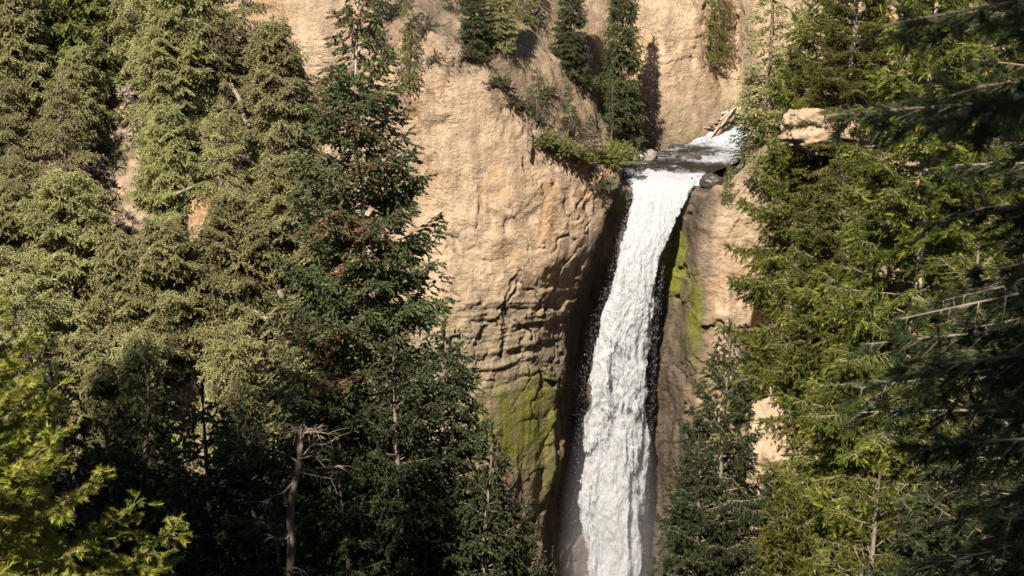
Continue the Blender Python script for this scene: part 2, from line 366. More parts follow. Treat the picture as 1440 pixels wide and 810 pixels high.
# picture-plane bearings are only used to know where on the wall (in metres) the wet, mossy and bedded zones lie
Zw = S[..., 2]; Xw = S[..., 0]
wetp = fbm(S*np.array([.25, .25, .12]), 4, 77)
recess = sm(9.5, 10.2, CC)*sm(15.7, 14.7, CC+wetp*.6)*sm(5.3, 4.9, RR)
low = sm(-13, -24, Zw+wetp*6)*sm(5.6, 7.6, CC+wetp*.8)*sm(10.4, 9.8, CC)
wet = np.clip(np.maximum(recess*1.0, low*.72), 0, 1)
bedwet = sm(9.9, 10.5, CC)*sm(15.2, 14.2, CC)*sm(4.9, 5.1, RR)*sm(7.3, 6.9, RR)
wet = np.maximum(wet, bedwet)
wet = np.maximum(wet, .75*sm(9.2, 9.9, CC)*sm(5.4, 5.0, RR)*sm(4.0, 4.7, RR)*sm(11, 10, CC))
def spot(px, py, Yd, rx, rz):
    c = P(px, py, Yd); return np.clip(1.25-np.sqrt(((Xw-c[0])/rx)**2+((Zw-c[2])/rz)**2), 0, 1)
moss = spot(742, 595, 140, 3.5, 5.2)+spot(695, 590, 140, 2.8, 4)+spot(950, 370, 150, 1.0, 4.2)*1.2+spot(945, 350, 150, 1.6, 3)+spot(975, 440, 148, .8, 5)*.7+spot(876, 285, 149, .8, 2.0)*.8+spot(770, 660, 146, 2.0, 4)*.5
moss = np.clip(moss*1.5, 0, 1)*sm(5.3, 5.0, RR)
band = sm(-11, -8.5, -Zw*-1+0)*0+sm(-23+wetp*2, -19+wetp*2, Zw)*sm(-8.5, -11, Zw+wetp*2.5)*sm(10.2, 9.2, CC)*cliffm
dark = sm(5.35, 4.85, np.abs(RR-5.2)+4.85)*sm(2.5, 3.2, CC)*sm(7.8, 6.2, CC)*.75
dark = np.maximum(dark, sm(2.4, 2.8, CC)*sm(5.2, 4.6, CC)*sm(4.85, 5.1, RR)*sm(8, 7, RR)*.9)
rockn = fbm(S*.16, 4, 3); flute = fbm(S*np.array([.6, .6, .07]), 4, 40)
fine = fbm(S*.9, 5, 60, .62); big = fbm(S*.07, 2, 91); warp = np.stack([fbm(S*.35, 3, 8), fbm(S*.35, 3, 18), fbm(S*.35, 3, 28)], -1)
f1, e1 = facet(S*np.array([.2, .2, .16])+warp*.35, 11); f2, e2 = facet(S*np.array([.62, .62, .5])+warp*.8, 31); f3, e3 = facet(S*np.array([.42, .42, 1.7])+np.array([0, 0, 1.])*Xw[..., None]*.12+warp*.5, 51)
strat = fbm(np.stack([Xw*.07, S[..., 1]*.07, (Zw+Xw*.10+fbm(S*.1, 2, 5)*1.5)*1.15], -1), 4, 57, .6)*.75+f3*.08
rough2 = fbm(S*np.array([2.2, 2.2, 1.9]), 4, 160, .7)
brk = sm(-.15, .35, fbm(S*.13, 3, 222))                        # broken and smooth parts of the wall
disp = cliffm*(big*1.3+rockn*.7+f1*(.28+.22*brk)+f2*(.08+.2*brk)+band*strat*.6+flute*(.10+.5*sm(-17, -30, Zw))+fine*.15+rough2*(.05+.08*brk))
disp = disp-cliffm*(.07*brk*np.clip(1-e2/.05, 0, 1)+.32*np.clip(1-e1/.035, 0, 1)*sm(-.1, .3, fbm(S*.4, 2, 99)))
disp += soil*(fbm(S*.22, 3, 4)*.9+fine*.28)
edge = sm(5.3, 6, RR)*sm(9.9, 10.4, CC)*sm(15.3, 14.6, CC)*sm(7.6, 7.1, RR)
edge = np.maximum(edge, sm(9.9, 10.4, CC)*sm(15.0, 14.4, CC)*sm(4.6, 5.0, RR)*sm(7.4, 6.9, RR))
disp *= 1-.55*moss*sm(9.5, 8.5, CC)
disp *= 1-.8*edge
S2 = S+nrm*disp[..., None]; S2[..., 2] -= edge*.9
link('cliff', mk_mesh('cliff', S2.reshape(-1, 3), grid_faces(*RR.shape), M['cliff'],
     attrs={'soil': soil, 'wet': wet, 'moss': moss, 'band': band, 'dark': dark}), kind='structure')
def cliff_at(px, py, Yguess=None, want=None):
    """point of the cliff sheet nearest to the sight line through a picture position"""
    d = FW+(px-720)/2000*np.array([1, 0, 0])+(405-py)/2000*UP; d = d/np.linalg.norm(d)
    q = S2.reshape(-1, 3)-CAM; t = q@d; r = np.linalg.norm(q-t[:, None]*d, axis=1)
    r = r+np.maximum(0, t-t[r < 1.0].min())*.15 if (r < 1.0).any() else r
    return S2.reshape(-1, 3)[np.argmin(r)]

# ------------------------------------------------------------------ waterfall
Lk = [(897,234,155),(889,242,152.4),(882,258,150.4),(884,285,149.4),(868,340,148.4),(854,400,147.9),(836,450,147.6),(820,520,147.4),(812,600,147.2),(808,700,147),(802,810,147),(792,930,147)]
Rk = [(1000,240,155),(987,248,152.4),(978,262,150.2),(958,300,149.2),(936,350,148.2),(929,400,147.8),(924,450,147.6),(920,520,147.4),(917,600,147.2),(911,700,147),(907,810,147),(910,930,147)]
LP = np.array([P(*a) for a in Lk]); RP = np.array([P(*a) for a in Rk])
def cr(pts, t):
    n = len(pts); i = np.clip(t.astype(int), 0, n-2); f = (t-i)[:, None]
    p0 = pts[np.maximum(i-1, 0)]; p1 = pts[i]; p2 = pts[i+1]; p3 = pts[np.minimum(i+2, n-1)]
    return .5*((2*p1)+(-p0+p2)*f+(2*p0-5*p1+4*p2-p3)*f**2+(-p0+3*p1-3*p2+p3)*f**3)
def fall_sheet(yoff, widen, seed, dens, nr=620, nc=130, amp=.55):
    t = np.linspace(0, len(Lk)-1, nr); a = cr(LP, t); b_ = cr(RP, t); u = np.linspace(-1, 1, nc)
    c = (a+b_)/2; w = (b_-a)/2*widen
    S = c[:, None]+w[:, None]*u[None, :, None]
    T = np.broadcast_to(t[:, None], S.shape[:2]); U = np.broadcast_to(u[None], S.shape[:2])
    T = np.maximum(T-1, 0)+0*T; T0 = np.broadcast_to(t[:, None], T.shape); fr = sm(1, 4, T)
    bulge = (-1.6*np.sqrt(np.clip(1-U**2, 0, 1)))*fr
    n = fbm(S*np.array([.6, .2, .10]), 4, seed)*1.0+fbm(S*np.array([2.6, .5, 1.1]), 5, seed+9, .68)*.36
    S = S+np.stack([fbm(S*np.array([.3, .3, .3]), 3, seed+3)*.6*fr, bulge+n*(.25+.75*fr)*amp+yoff, np.zeros_like(n)], -1)
    rag = fbm(np.stack([S[..., 0]*.5, S[..., 1]*0, S[..., 2]*.35], -1), 4, seed+20)
    e = 1-np.abs(U)
    den = dens+.75*sm(0, .42+.12*fr, e+rag*.18)-.62+(n*.10)
    den = den+.2*sm(3.5, 1.0, T)*sm(0, .15, e)
    den = den+fbm(S*np.array([.35, .3, .09]), 3, seed+60)*.75*sm(3, 6, T)-.10*sm(5, 10, T)
    den = den-.75*sm(1.9, .2, T0+fbm(S*np.array([.5, .3, .3]), 3, 88)*1.3)
    S[..., 2] += .22*sm(2, 0, T0)
    return S, den
Vw = []; Dw = []; Fw = []; o_ = 0
wf = link('waterfall', mk_mesh('waterfall', *(lambda s: (s[0].reshape(-1, 3), grid_faces(*s[0].shape[:2]), M['fall'], True, None, {'den': s[1]}))(fall_sheet(0, .98, 200, .78))), kind='structure')
for k, (yo, wd, dn) in enumerate(((-.7, 1.08, .53), (.9, .98, .68), (-1.2, 1.12, .44))):
    s = fall_sheet(yo, wd, 300+40*k, dn, 480, 110, .9)
    link('water_veil', mk_mesh('water_veil', s[0].reshape(-1, 3), grid_faces(*s[0].shape[:2]), M['fall'], True, None, {'den': s[1]}), wf)
# droplets
rng = np.random.default_rng(5)
nd = 6000; t = rng.uniform(2.2, 11, nd); a = cr(LP, t); b_ = cr(RP, t)
u = np.where(rng.random(nd) < .6, np.sign(rng.random(nd)-.45)*(1+rng.normal(-.05, .08, nd)), rng.uniform(-1, 1, nd))
pos = (a+b_)/2+(b_-a)/2*u[:, None]; pos[:, 1] += -1.7*np.sqrt(np.clip(1-u*u, 0, 1))*sm(2, 5, t)-rng.exponential(.4, nd)*sm(2, 5, t)
pos[:, 0] += rng.normal(0, .12, nd); sz = rng.gamma(2, .006, nd)+.006
tet = np.array([[0, 0, 3.2], [.7, 0, -.6], [-.4, .6, -.6], [-.4, -.6, -1.6]]); V = pos[:, None]+sz[:, None, None]*tet
F = (np.arange(nd)*4)[:, None, None]+np.array([[0, 1, 2], [0, 2, 3], [0, 3, 1], [1, 3, 2]])
m_drop = mat_simple('water_droplets', (.55, .55, .57), (.6, .6, .62), 1, .5)
link('spray', mk_mesh('spray', V.reshape(-1, 3), F.reshape(-1, 3), m_drop), wf, kind='stuff')

mv, nt = nodes('mist_volume'); b = N(nt); pv = b.n('ShaderNodeVolumePrincipled'); pv.inputs['Color'].default_value = (.95, .95, .97, 1); tcn = b.n('ShaderNodeTexCoord'); mpn = b.n('ShaderNodeMapping'); mpn.inputs['Location'].default_value = (-1, -1, -1); mpn.inputs['Scale'].default_value = (2, 2, 2); b.l(tcn.outputs['Generated'], mpn.inputs[0]); vl = b.n('ShaderNodeVectorMath'); vl.operation = 'LENGTH'; b.l(mpn.outputs[0], vl.inputs[0]); b.l(b.math('MULTIPLY', b.math('SUBTRACT', 1.0, vl.outputs['Value'], True), .17), pv.inputs['Density']); pv.inputs['Anisotropy'].default_value = .3
oo = b.n('ShaderNodeOutputMaterial'); b.l(pv.outputs[0], oo.inputs[1])
th = np.linspace(0, np.pi, 24); ph = np.linspace(0, 2*np.pi, 49)[:-1]; Tm, Pm = np.meshgrid(th, ph, indexing='ij'); dm = np.stack([np.sin(Tm)*np.cos(Pm)*6.5, np.sin(Tm)*np.sin(Pm)*4.5, np.cos(Tm)*26], -1)
im = np.arange(24*48).reshape(24, 48); jm = np.roll(im, -1, 1)
link('mist', mk_mesh('mist', dm.reshape(-1, 3), np.stack([im[:-1], im[1:], jm[1:], jm[:-1]], -1).reshape(-1, 4), mv), None, (11.2, 146.5, -46), kind='stuff')

# ------------------------------------------------------------------ creek above the lip
SL = [(888,247,151.5),(884,238,154),(893,226,158),(935,212,163.5),(975,198,167.5),(1000,185,171),(1012,176,174)]
SR = [(985,253,151.5),(1000,246,153.5),(1022,236,157),(1040,222,161),(1050,208,165),(1052,190,170.5),(1052,178,174)]
SLp = np.array([P(*a) for a in SL]); SRp = np.array([P(*a) for a in SR])
t = np.linspace(0, 6, 260); a = cr(SLp, t); b_ = cr(SRp, t); u = np.linspace(-.08, 1.08, 170)
S = a[:, None]+(b_-a)[:, None]*u[None, :, None]
T = np.broadcast_to(t[:, None], S.shape[:2]); U = np.broadcast_to(u[None], T.shape)
zz = np.interp(t, [0, .45, 1, 2, 3, 4, 5, 6], [-1.8, -.15, .12, .3, .55, .9, 2.6, 3.6]); S[..., 2] = zz[:, None]
S[..., 2] += fbm(S*np.array([.7, .5, 1]), 4, 70)*.22+np.abs(fbm(S*np.array([1.8, 1.4, 1]), 3, 72))*.18
foam = .34*sm(.9, 0, T)+.14*sm(1.6, 3.0, T)*sm(.2, .7, U)+.22*sm(3.7, 4.5, T)+.3*fbm(S*np.array([.22, .6, .2]), 3, 74)+.09
link('creek_water', mk_mesh('creek_water', S.reshape(-1, 3), grid_faces(*T.shape), M['stream'], attrs={'foam': foam}), kind='structure')
# creek at the foot of the gorge
xx = np.linspace(-60, 40, 160); yy = np.linspace(78, 158, 140); X, Y = np.meshgrid(xx, yy)
Zb = -54.6+fbm(np.stack([X*.5, Y*.5, X*0], -1), 3, 3)*.15
link('pool_water', mk_mesh('pool_water', np.stack([X, Y, Zb], -1).reshape(-1, 3), grid_faces(*X.shape), M['stream'], attrs={'foam': sm(25, 5, np.hypot(X-11, Y-148))*.4-.1}), kind='structure')

# ------------------------------------------------------------------ rocks
def rock_mesh(name, mat, seed, sx, sy, sz, n=28, rough=.35, freq=1.3, flat=.0):
    th = np.linspace(0, np.pi, n); ph = np.linspace(0, 2*np.pi, 2*n)[:-1]
    T, Pp = np.meshgrid(th, ph, indexing='ij'); d = np.stack([np.sin(T)*np.cos(Pp), np.sin(T)*np.sin(Pp), np.cos(T)], -1)
    k = fbm(d*freq+seed*3.1, 6, seed, .62); bk = np.round(vn(d*freq*1.6+seed, seed+4)*3)/3
    fa, _ = facet(d*2.1+seed*1.7, seed, .5); r = 1+rough*.6*k+rough*.5*fa
    V = d*r[..., None]; V = np.sign(V)*np.abs(V)**.85*np.array([sx, sy, sz])
    nr, nc = T.shape; i = np.arange(nr*nc).reshape(nr, nc); j = np.roll(i, -1, 1)
    F = np.stack([i[:-1], i[1:], j[1:], j[:-1]], -1).reshape(-1, 4)
    return mk_mesh(name, V.reshape(-1, 3), F, mat)
def boulder(px, py, Yd, s, mat, label, seed, group=None, sink=0, zq=.75, name='boulder', cat='boulder', n=28, rough=.35):
    p = P(px, py, Yd); o = link(name, rock_mesh(name, mat, seed, s, s*.9, s*zq, n, rough), None, (p[0], p[1], p[2]-sink), label=label, category=cat)
    if group: o['group'] = group
    return o
gB = 'boulders beside the creek above the lip'
boulder(897, 221, 159, .62, M['paleboulder'], 'small white boulder at the creek edge, just below the bleached log', 1, gB)
boulder(912, 219, 159.6, .95, M['boulder'], 'grey boulder at the creek edge, directly right of the small white one', 2, gB)
boulder(968, 222, 160, 1.5, M['wetboulder'], 'largest dark wet boulder in mid creek, with white water round it', 3, gB, .2, .45)
boulder(992, 217, 162, 1.2, M['wetboulder'], 'dark wet boulder in mid creek, just right of the largest one', 4, gB, .2, .5)
boulder(922, 262, 150.4, .8, M['wetboulder'], 'dark wet rock in the middle of the lip with the fall parting round it', 11, gB, .1, .6)
boulder(905, 251, 151.5, .7, M['wetboulder'], 'dark wet rock near the left end of the lip', 12, gB, .1, .6)
boulder(952, 263, 150.0, .75, M['wetboulder'], 'small dark rock splitting the water at the very lip of the fall', 5, gB, .1, .6)
boulder(1000, 254, 151, 1.25, M['wetboulder'], 'dark rock at the right end of the lip', 6, gB, .2, .7)
boulder(880, 243, 154, 1.0, M['boulder'], 'brown rock at the left end of the lip, below the white boulder', 7, gB, .3, .5)
boulder(952, 206, 166, 1.0, M['wetboulder'], 'low dark rock at the foot of the shadowed back cliff', 8, gB, .2, .5)
boulder(1037, 246, 153, 1.3, M['wetboulder'], 'dark bank rock under the small spruce at the right of the lip', 9, gB, .3, .6)

# ------------------------------------------------------------------ conifers
def template(n, blade_len, blade_w, seed, curl=0.0, spread=1.0):
    """a shoot along +X of unit length, made of n needle blades"""
    r = np.random.default_rng(seed); V = []; F = []
    for k in range(n):
        s = (k+.3)/n*.95; a = k*2.4+r.uniform(-.3, .3); rad = np.array([0, math.cos(a), math.sin(a)])
        tl = blade_len*r.uniform(.75, 1.15)*(1-.35*s)
        tip = np.array([s+tl*.62, 0, 0])+rad*tl*.78*spread
        side = np.cross(rad, [1, 0, 0]); w = blade_w*r.uniform(.8, 1.2)
        bpt = np.array([s, 0, 0]); mid = (bpt+tip)/2
        i = len(V); V += [bpt+side*w*.35, mid+side*w*.5, tip, mid-side*w*.5, bpt-side*w*.35][:5]
        F += [(i, i+1, i+2), (i, i+2, i+4), (i+4, i+2, i+3)]
    V = np.array(V)
    if curl: V[:, 2] -= curl*V[:, 0]**2
    return V, np.array(F)
def template_lite(n, bl, bw, seed, spread=1.0):
    r = np.random.default_rng(seed); V = []; F = []
    for k in range(n):
        s = (k+.2)/n*.8; a = k*2.4+r.uniform(-.4, .4); rad = np.array([0, math.cos(a), math.sin(a)]); tl = bl*r.uniform(.7, 1.2)
        tip = np.array([s+tl*.7, 0, 0])+rad*tl*.7*spread; side = np.cross(rad, [1, 0, 0])*bw*r.uniform(.7, 1.2); b0 = np.array([s, 0, 0])
        i = len(V); V += [b0+side*.5, tip, b0-side*.5]; F.append((i, i+1, i+2))
    return np.array(V), np.array(F)
TPL = {'far': [template_lite(8, .46, .24, k, .62) for k in range(3)],
       'mid': [template_lite(20, .40, .13, k+5, .95) for k in range(3)],
       'near': [template_lite(34, .38, .085, k+9, 1.15) for k in range(3)]}
def stamp(bag, lod, pos, D, size, v, rng, m=0, wid=1.0):
    D = D/(np.linalg.norm(D, axis=1, keepdims=True)+1e-9); S_, U_ = frames(D)
    roll = rng.uniform(0, 2*np.pi, len(D))[:, None]; A = S_*np.cos(roll)+U_*np.sin(roll); B = -S_*np.sin(roll)+U_*np.cos(roll)
    ch = rng.integers(0, 3, len(D))
    for k in range(3):
        q = ch == k
        if not q.any(): continue
        TV, TF = TPL[lod][k]; n = q.sum()
        V = pos[q][:, None]+size[q][:, None, None]*(TV[None, :, 0:1]*D[q][:, None]+wid*TV[None, :, 1:2]*A[q][:, None]+wid*TV[None, :, 2:3]*B[q][:, None])
        F = (np.arange(n)*len(TV))[:, None, None]+TF[None]
        bag.add(V.reshape(-1, 3), F.reshape(-1, 3), m, np.repeat(v[q], len(TV)))
def conifer(seed, H, Rr, base=.08, lod='far', needle='spruce', wood='bark', whorl=.45, per=5, shoot=.34, ds=.24, ds2=.16, pend=.6, droop=.25,
            e_low=-12, e_top=38, prof=.75, trunk_r=None, brown=None, inner=.22, limb_filter=None, lean=0.0, gap=.06, wid=1.0, bare=0, tipup=.12, sec=.42, jit=.18):
    rng = np.random.default_rng(seed); bag = Bag(); trunk_r = trunk_r or H*.011+.04
    zt = np.linspace(0, H, 22); off = np.stack([vn(np.stack([zt*.25, zt*0+seed, zt*0], -1), 1)*.18+lean*zt*zt/H, vn(np.stack([zt*.25, zt*0+seed+9, zt*0], -1), 2)*.18, zt], -1)
    off -= off[0]*np.array([1, 1, 0]); tr = trunk_r*(1-zt/H)**.8+.012; tr[0] *= 1.25
    off[0, 2] -= 1.2
    tv, tf = tube(off, tr, 10 if lod != 'far' else 7)
    tb = Bag(); tb.add(tv, tf, 0)
    tpt = lambda z: np.array([np.interp(z, zt, off[:, 0]), np.interp(z, zt, off[:, 1]), z])
    POS = []; DIR = []; SZ = []; VV = []
    z = base*H; tips = []
    while z < H*.985:
        f = (z-base*H)/(H*(1-base)); L0 = Rr*((1-f)**prof)*(.8+.2*min(1, f*6))+.12
        k = max(3, int(per*(1 if f < .8 else .8))); a0 = rng.uniform(0, 6.3)
        for q in range(k):
            if rng.random() < gap: continue
            az = a0+q*2*np.pi/k+rng.normal(0, .22); L = L0*rng.uniform(.68, 1.14); zz = z+rng.uniform(-.5, .5)*whorl
            if limb_filter and not limb_filter(az, zz, f): continue
            e = R(e_low+(e_top-e_low)*f**1.2+rng.normal(0, 5)); h = np.array([math.cos(az), math.sin(az), 0]); sd = np.array([-h[1], h[0], 0])
            n = 9; t = np.linspace(0, 1, n); wob = vn(np.stack([t*2.2, t*0+az*7, t*0+zz], -1), seed)*.10*L
            path = tpt(min(zz, H))+h*(t*L*math.cos(e))[:, None]+sd*(wob*t)[:, None]
            path[:, 2] += L*(math.sin(e)*t-droop*t**2+tipup*t**3*1.6)
            V, F = tube(path, (min(trunk_r*.13, .024)*(L/Rr)**.7+.006)*(1-t*.85), 4 if lod == 'far' else 6); bag.add(V, F, 1, .5)
            dead = bare and rng.random() < bare
            # secondaries
            s = np.arange(max(inner*L, .1), L, ds*rng.uniform(.85, 1.15)); 
            if len(s) == 0: s = np.array([L*.6])
            s = np.concatenate([s, s+ds*.3]); side = np.concatenate([np.ones(len(s)//2), -np.ones(len(s)//2)]); s = np.minimum(s+rng.normal(0, .03, len(s)), L*.995)
            ts = s/L; bp = np.stack([np.interp(ts, t, path[:, c]) for c in range(3)], -1); T = np.gradient(path, axis=0)
            tg = np.stack([np.interp(ts, t, T[:, c]) for c in range(3)], -1); tg /= np.linalg.norm(tg, axis=1, keepdims=True)
            l2 = (sec*(L-s)*(1 if L < 2.5 else 2.5/L)**.3+shoot*.8)*rng.uniform(.6, 1.15, len(s))*np.minimum(1, .35+ts*2.2)
            l2 = np.minimum(l2, .32*Rr+.25)
            an = R(58)+rng.normal(0, .16, len(s)); d2 = tg*np.cos(an)[:, None]+sd*(side*np.sin(an))[:, None]
            d2[:, 2] -= pend*.55+rng.uniform(0, .25, len(s)); d2 /= np.linalg.norm(d2, axis=1, keepdims=True)
            # twigs as thin prisms
            if dead:
                kp = rng.random(len(s)) < .45; s, side, ts, bp, tg, l2, d2 = s[kp], side[kp], ts[kp], bp[kp], tg[kp], l2[kp]*rng.uniform(.3, 1.3, kp.sum()), d2[kp]+rng.normal(0, .3, (kp.sum(), 3))
            if (lod != 'far' or dead) and len(s):
                S_, U_ = frames(d2); w = .006 if lod == 'near' else .010
                if dead and lod == 'far': w = .02
                tv_ = np.stack([bp+S_*w, bp-S_*w*.5+U_*w*.87, bp-S_*w*.5-U_*w*.87, bp+d2*l2[:, None]*.97], 1); m_ = len(s)
                F_ = (np.arange(m_)*4)[:, None, None]+np.array([[0, 1, 3], [1, 2, 3], [2, 0, 3]]); bag.add(tv_.reshape(-1, 3), F_.reshape(-1, 3), 1, .5)
            if dead: continue
            nn = np.maximum(1, (l2/ds2).astype(int)); idx = np.repeat(np.arange(len(s)), nn)
            cum = np.concatenate([[0], np.cumsum(nn)[:-1]]); kk = np.arange(nn.sum())-np.repeat(cum, nn); tt = (kk+rng.uniform(.2, .95, len(kk)))/nn[idx]
            p = bp[idx]+d2[idx]*(l2[idx]*tt)[:, None]; p[:, 2] -= pend*.35*l2[idx]*tt**2
            alt = np.where(kk % 2 == 0, 1, -1)*rng.uniform(.2, .9, len(kk)); s2 = np.cross(d2[idx], np.array([0, 0, 1.])); s2 /= np.linalg.norm(s2, axis=1, keepdims=True)+1e-9
            d = d2[idx]*.9+s2*alt[:, None]+rng.normal(0, jit, (len(kk), 3)); d[:, 2] -= pend*rng.uniform(.2, 1.3, len(kk)); 
            POS.append(p); DIR.append(d); SZ.append(shoot*rng.uniform(.6, 1.2, len(kk)))
            vv = np.clip(rng.normal(.42, .2, len(kk))+.16*(rng.random()-.5)+.1*(tt-.5), 0, .93)
            if brown is not None:
                bm = rng.random(len(kk)) < brown(p); vv = np.where(bm, 1.0, vv)
            VV.append(vv)
            # shoots on the limb itself
            ns = max(2, int(L*(1-inner)/ds2*.8)); t3 = rng.uniform(inner, 1, ns); p3 = np.stack([np.interp(t3, t, path[:, c]) for c in range(3)], -1)
            POS.append(p3); DIR.append(np.broadcast_to(T[-1]/np.linalg.norm(T[-1]), p3.shape)+rng.normal(0, .5, p3.shape)-np.array([0, 0, pend*.5])); SZ.append(shoot*rng.uniform(.6, 1.1, ns)); VV.append(np.clip(rng.normal(.5, .2, ns), 0, .93))
            tips.append(p3[np.argmax(t3)])
            if rng.random() < .5: tips.append(p[rng.integers(len(p))])
        z += whorl*rng.uniform(.8, 1.2)*(1 if f < .7 else .75)
    nl = 6; zz = H-np.linspace(0, .8, nl)*shoot*1.5
    POS.append(np.array([tpt(q) for q in zz])); DIR.append(np.tile([0, 0, 1.], (nl, 1))+rng.normal(0, .25, (nl, 3))); SZ.append(np.full(nl, shoot)); VV.append(np.full(nl, .7))
    POS = np.concatenate(POS); DIR = np.concatenate(DIR); SZ = np.concatenate(SZ); VV = np.concatenate(VV)
    stamp(bag, lod, POS, DIR, SZ, VV, rng, 0, wid)
    crown = bag.mesh('crown', [M[needle], M['twig']], smooth=False); trunk = tb.mesh('trunk', [M[wood]])
    return trunk, crown, np.array(tips), H
def plant(kind, x, y, z, rz, sc, label, cat, name, group=None, crown_mat=None, cones=0, cone_me=None, seed=0, tilt=(0, 0)):
    tk, cw, tips, H = kind
    o = bpy.data.objects.new(name, None); C.objects.link(o); o.empty_display_size = .5
    o.location = (x, y, z); o.rotation_euler = (tilt[0], tilt[1], rz)
    o.scale = (sc, sc, sc) if not isinstance(sc, tuple) else sc
    o['label'] = label; o['category'] = cat
    if group: o['group'] = group
    link('trunk', tk, o); c = link('crown', cw, o)
    if crown_mat:
        c.material_slots[0].link = 'OBJECT'; c.material_slots[0].material = M[crown_mat]
    if cones:
        rg = np.random.default_rng(seed); 
        for i in rg.choice(len(tips), min(cones, len(tips)), replace=False):
            q = link('cone', cone_me, o, tuple(tips[i]+np.array([0, 0, -.05]))); q.rotation_euler = (rg.uniform(-.4, .4), rg.uniform(-.4, .4), rg.uniform(0, 6))
    return o

# ---- kinds
K = {}
K['sA'] = conifer(11, 12, 3.7, .0, 'far', 'spruce', prof=.5, brown=lambda p: np.full(len(p), .09)*(1+1.2*fbm(p*.8, 2, 7)), pend=.95, droop=.38, shoot=.46, ds=.22, ds2=.14, sec=.55, per=7, e_low=-8, e_top=30)
K['sB'] = conifer(12, 12, 3.2, .0, 'far', 'spruce', prof=.36, brown=lambda p: np.full(len(p), .09)*(1+1.2*fbm(p*.8, 2, 7)), pend=1.1, droop=.45, shoot=.40, per=6, whorl=.5)
K['sC'] = conifer(13, 12, 4.0, .0, 'far', 'spruce', prof=.36, brown=lambda p: np.full(len(p), .09)*(1+1.2*fbm(p*.8, 2, 7)), pend=.8, droop=.3, shoot=.46, ds=.22, ds2=.14, sec=.55, per=7, whorl=.5, gap=.12)
K['sD'] = conifer(14, 12, 3.3, .0, 'far', 'spruce', prof=.5, brown=lambda p: np.full(len(p), .09)*(1+1.2*fbm(p*.8, 2, 7)), pend=1.0, droop=.4, shoot=.38, per=5, whorl=.55, gap=.2, bare=.22)
K['bgA'] = conifer(21, 12, 2.1, .08, 'far', 'dark', pend=.35, droop=.2, shoot=.45, per=5, whorl=.62, ds=.3, ds2=.22, gap=.15)
K['bgB'] = conifer(22, 12, 2.6, .12, 'far', 'dark', pend=.3, droop=.15, shoot=.5, per=5, whorl=.75, ds=.34, ds2=.25, gap=.2, prof=.6)
K['rim'] = conifer(24, 20, 3.6, .04, 'far', 'upper', pend=.4, droop=.22, shoot=.55, per=7, whorl=.62, ds=.27, ds2=.2, prof=.8, gap=.08)
K['small'] = conifer(23, 6, 1.55, .03, 'far', 'dark', pend=.15, droop=.08, shoot=.30, per=6, whorl=.36, ds=.22, ds2=.17, e_low=2, e_top=45, wood='pale', trunk_r=.075)
K['dA'] = conifer(31, 16, 3.4, .04, 'far', 'dark', pend=.55, droop=.25, shoot=.36, per=6, whorl=.5, ds=.22, ds2=.17)
K['dB'] = conifer(32, 16, 3.9, .03, 'far', 'dark', pend=.45, droop=.18, shoot=.34, per=6, whorl=.55, gap=.12, ds=.22, ds2=.16)
def brown_mid(p): return np.where((p[:, 2] > 19), .55*np.clip(fbm(p*.5, 2, 4)*3+.35, 0, 1)*np.clip((2.0-p[:, 0])/2, 0, 1), .002)
K['mid'] = conifer(41, 33, 8.2, .05, 'far', 'upper', wood='pale', pend=.45, droop=.20, shoot=.42, per=8, whorl=.95, ds=.22, ds2=.14, gap=.06, e_low=-14, e_top=26, prof=.92, trunk_r=.17, brown=brown_mid, inner=.12, tipup=.22, sec=.36)
K['mid2'] = conifer(42, 22, 5.2, .05, 'far', 'dark', pend=.55, droop=.2, shoot=.36, per=7, whorl=.65, ds=.22, ds2=.16, prof=.75, inner=.15, tipup=.1)
K['fA'] = conifer(51, 20, 4.2, .02, 'mid', 'fir', pend=.35, droop=.22, shoot=.28, per=7, whorl=.46, ds=.18, ds2=.11, prof=.6, sec=.55, jit=.34, wood='pale', gap=.12, trunk_r=.22, inner=.3)
K['fB'] = conifer(52, 14, 3.7, .02, 'mid', 'fir', pend=.3, droop=.2, shoot=.27, per=7, whorl=.42, ds=.18, ds2=.11, prof=.6, sec=.55, jit=.34, gap=.12, inner=.3)
K['fC'] = conifer(53, 12, 3.1, .02, 'mid', 'fir', pend=.4, droop=.2, shoot=.27, per=6, whorl=.42, ds=.18, ds2=.11, prof=.6, sec=.55, jit=.34, gap=.2, bare=.10, inner=.3)
def face(az, z, f): return True
K['nearL'] = conifer(61, 9, 4.3, .05, 'near', 'yfir', pend=.12, droop=.10, shoot=.20, per=6, whorl=.30, ds=.14, ds2=.09, gap=.08, bare=.05, inner=.25, e_low=5, e_top=45, prof=1.0, wood='bark', trunk_r=.09, sec=.5)
K['nearR'] = conifer(62, 13, 3.5, .10, 'near', 'dark', pend=.2, droop=.26, shoot=.17, per=8, whorl=.38, ds=.13, ds2=.085, gap=.1, bare=.05, inner=.2, e_low=-10, e_top=30, prof=.4, sec=.5, wood='bark', trunk_r=.16, tipup=.05, limb_filter=lambda az, z, f: math.cos(az-math.pi) > -.25)

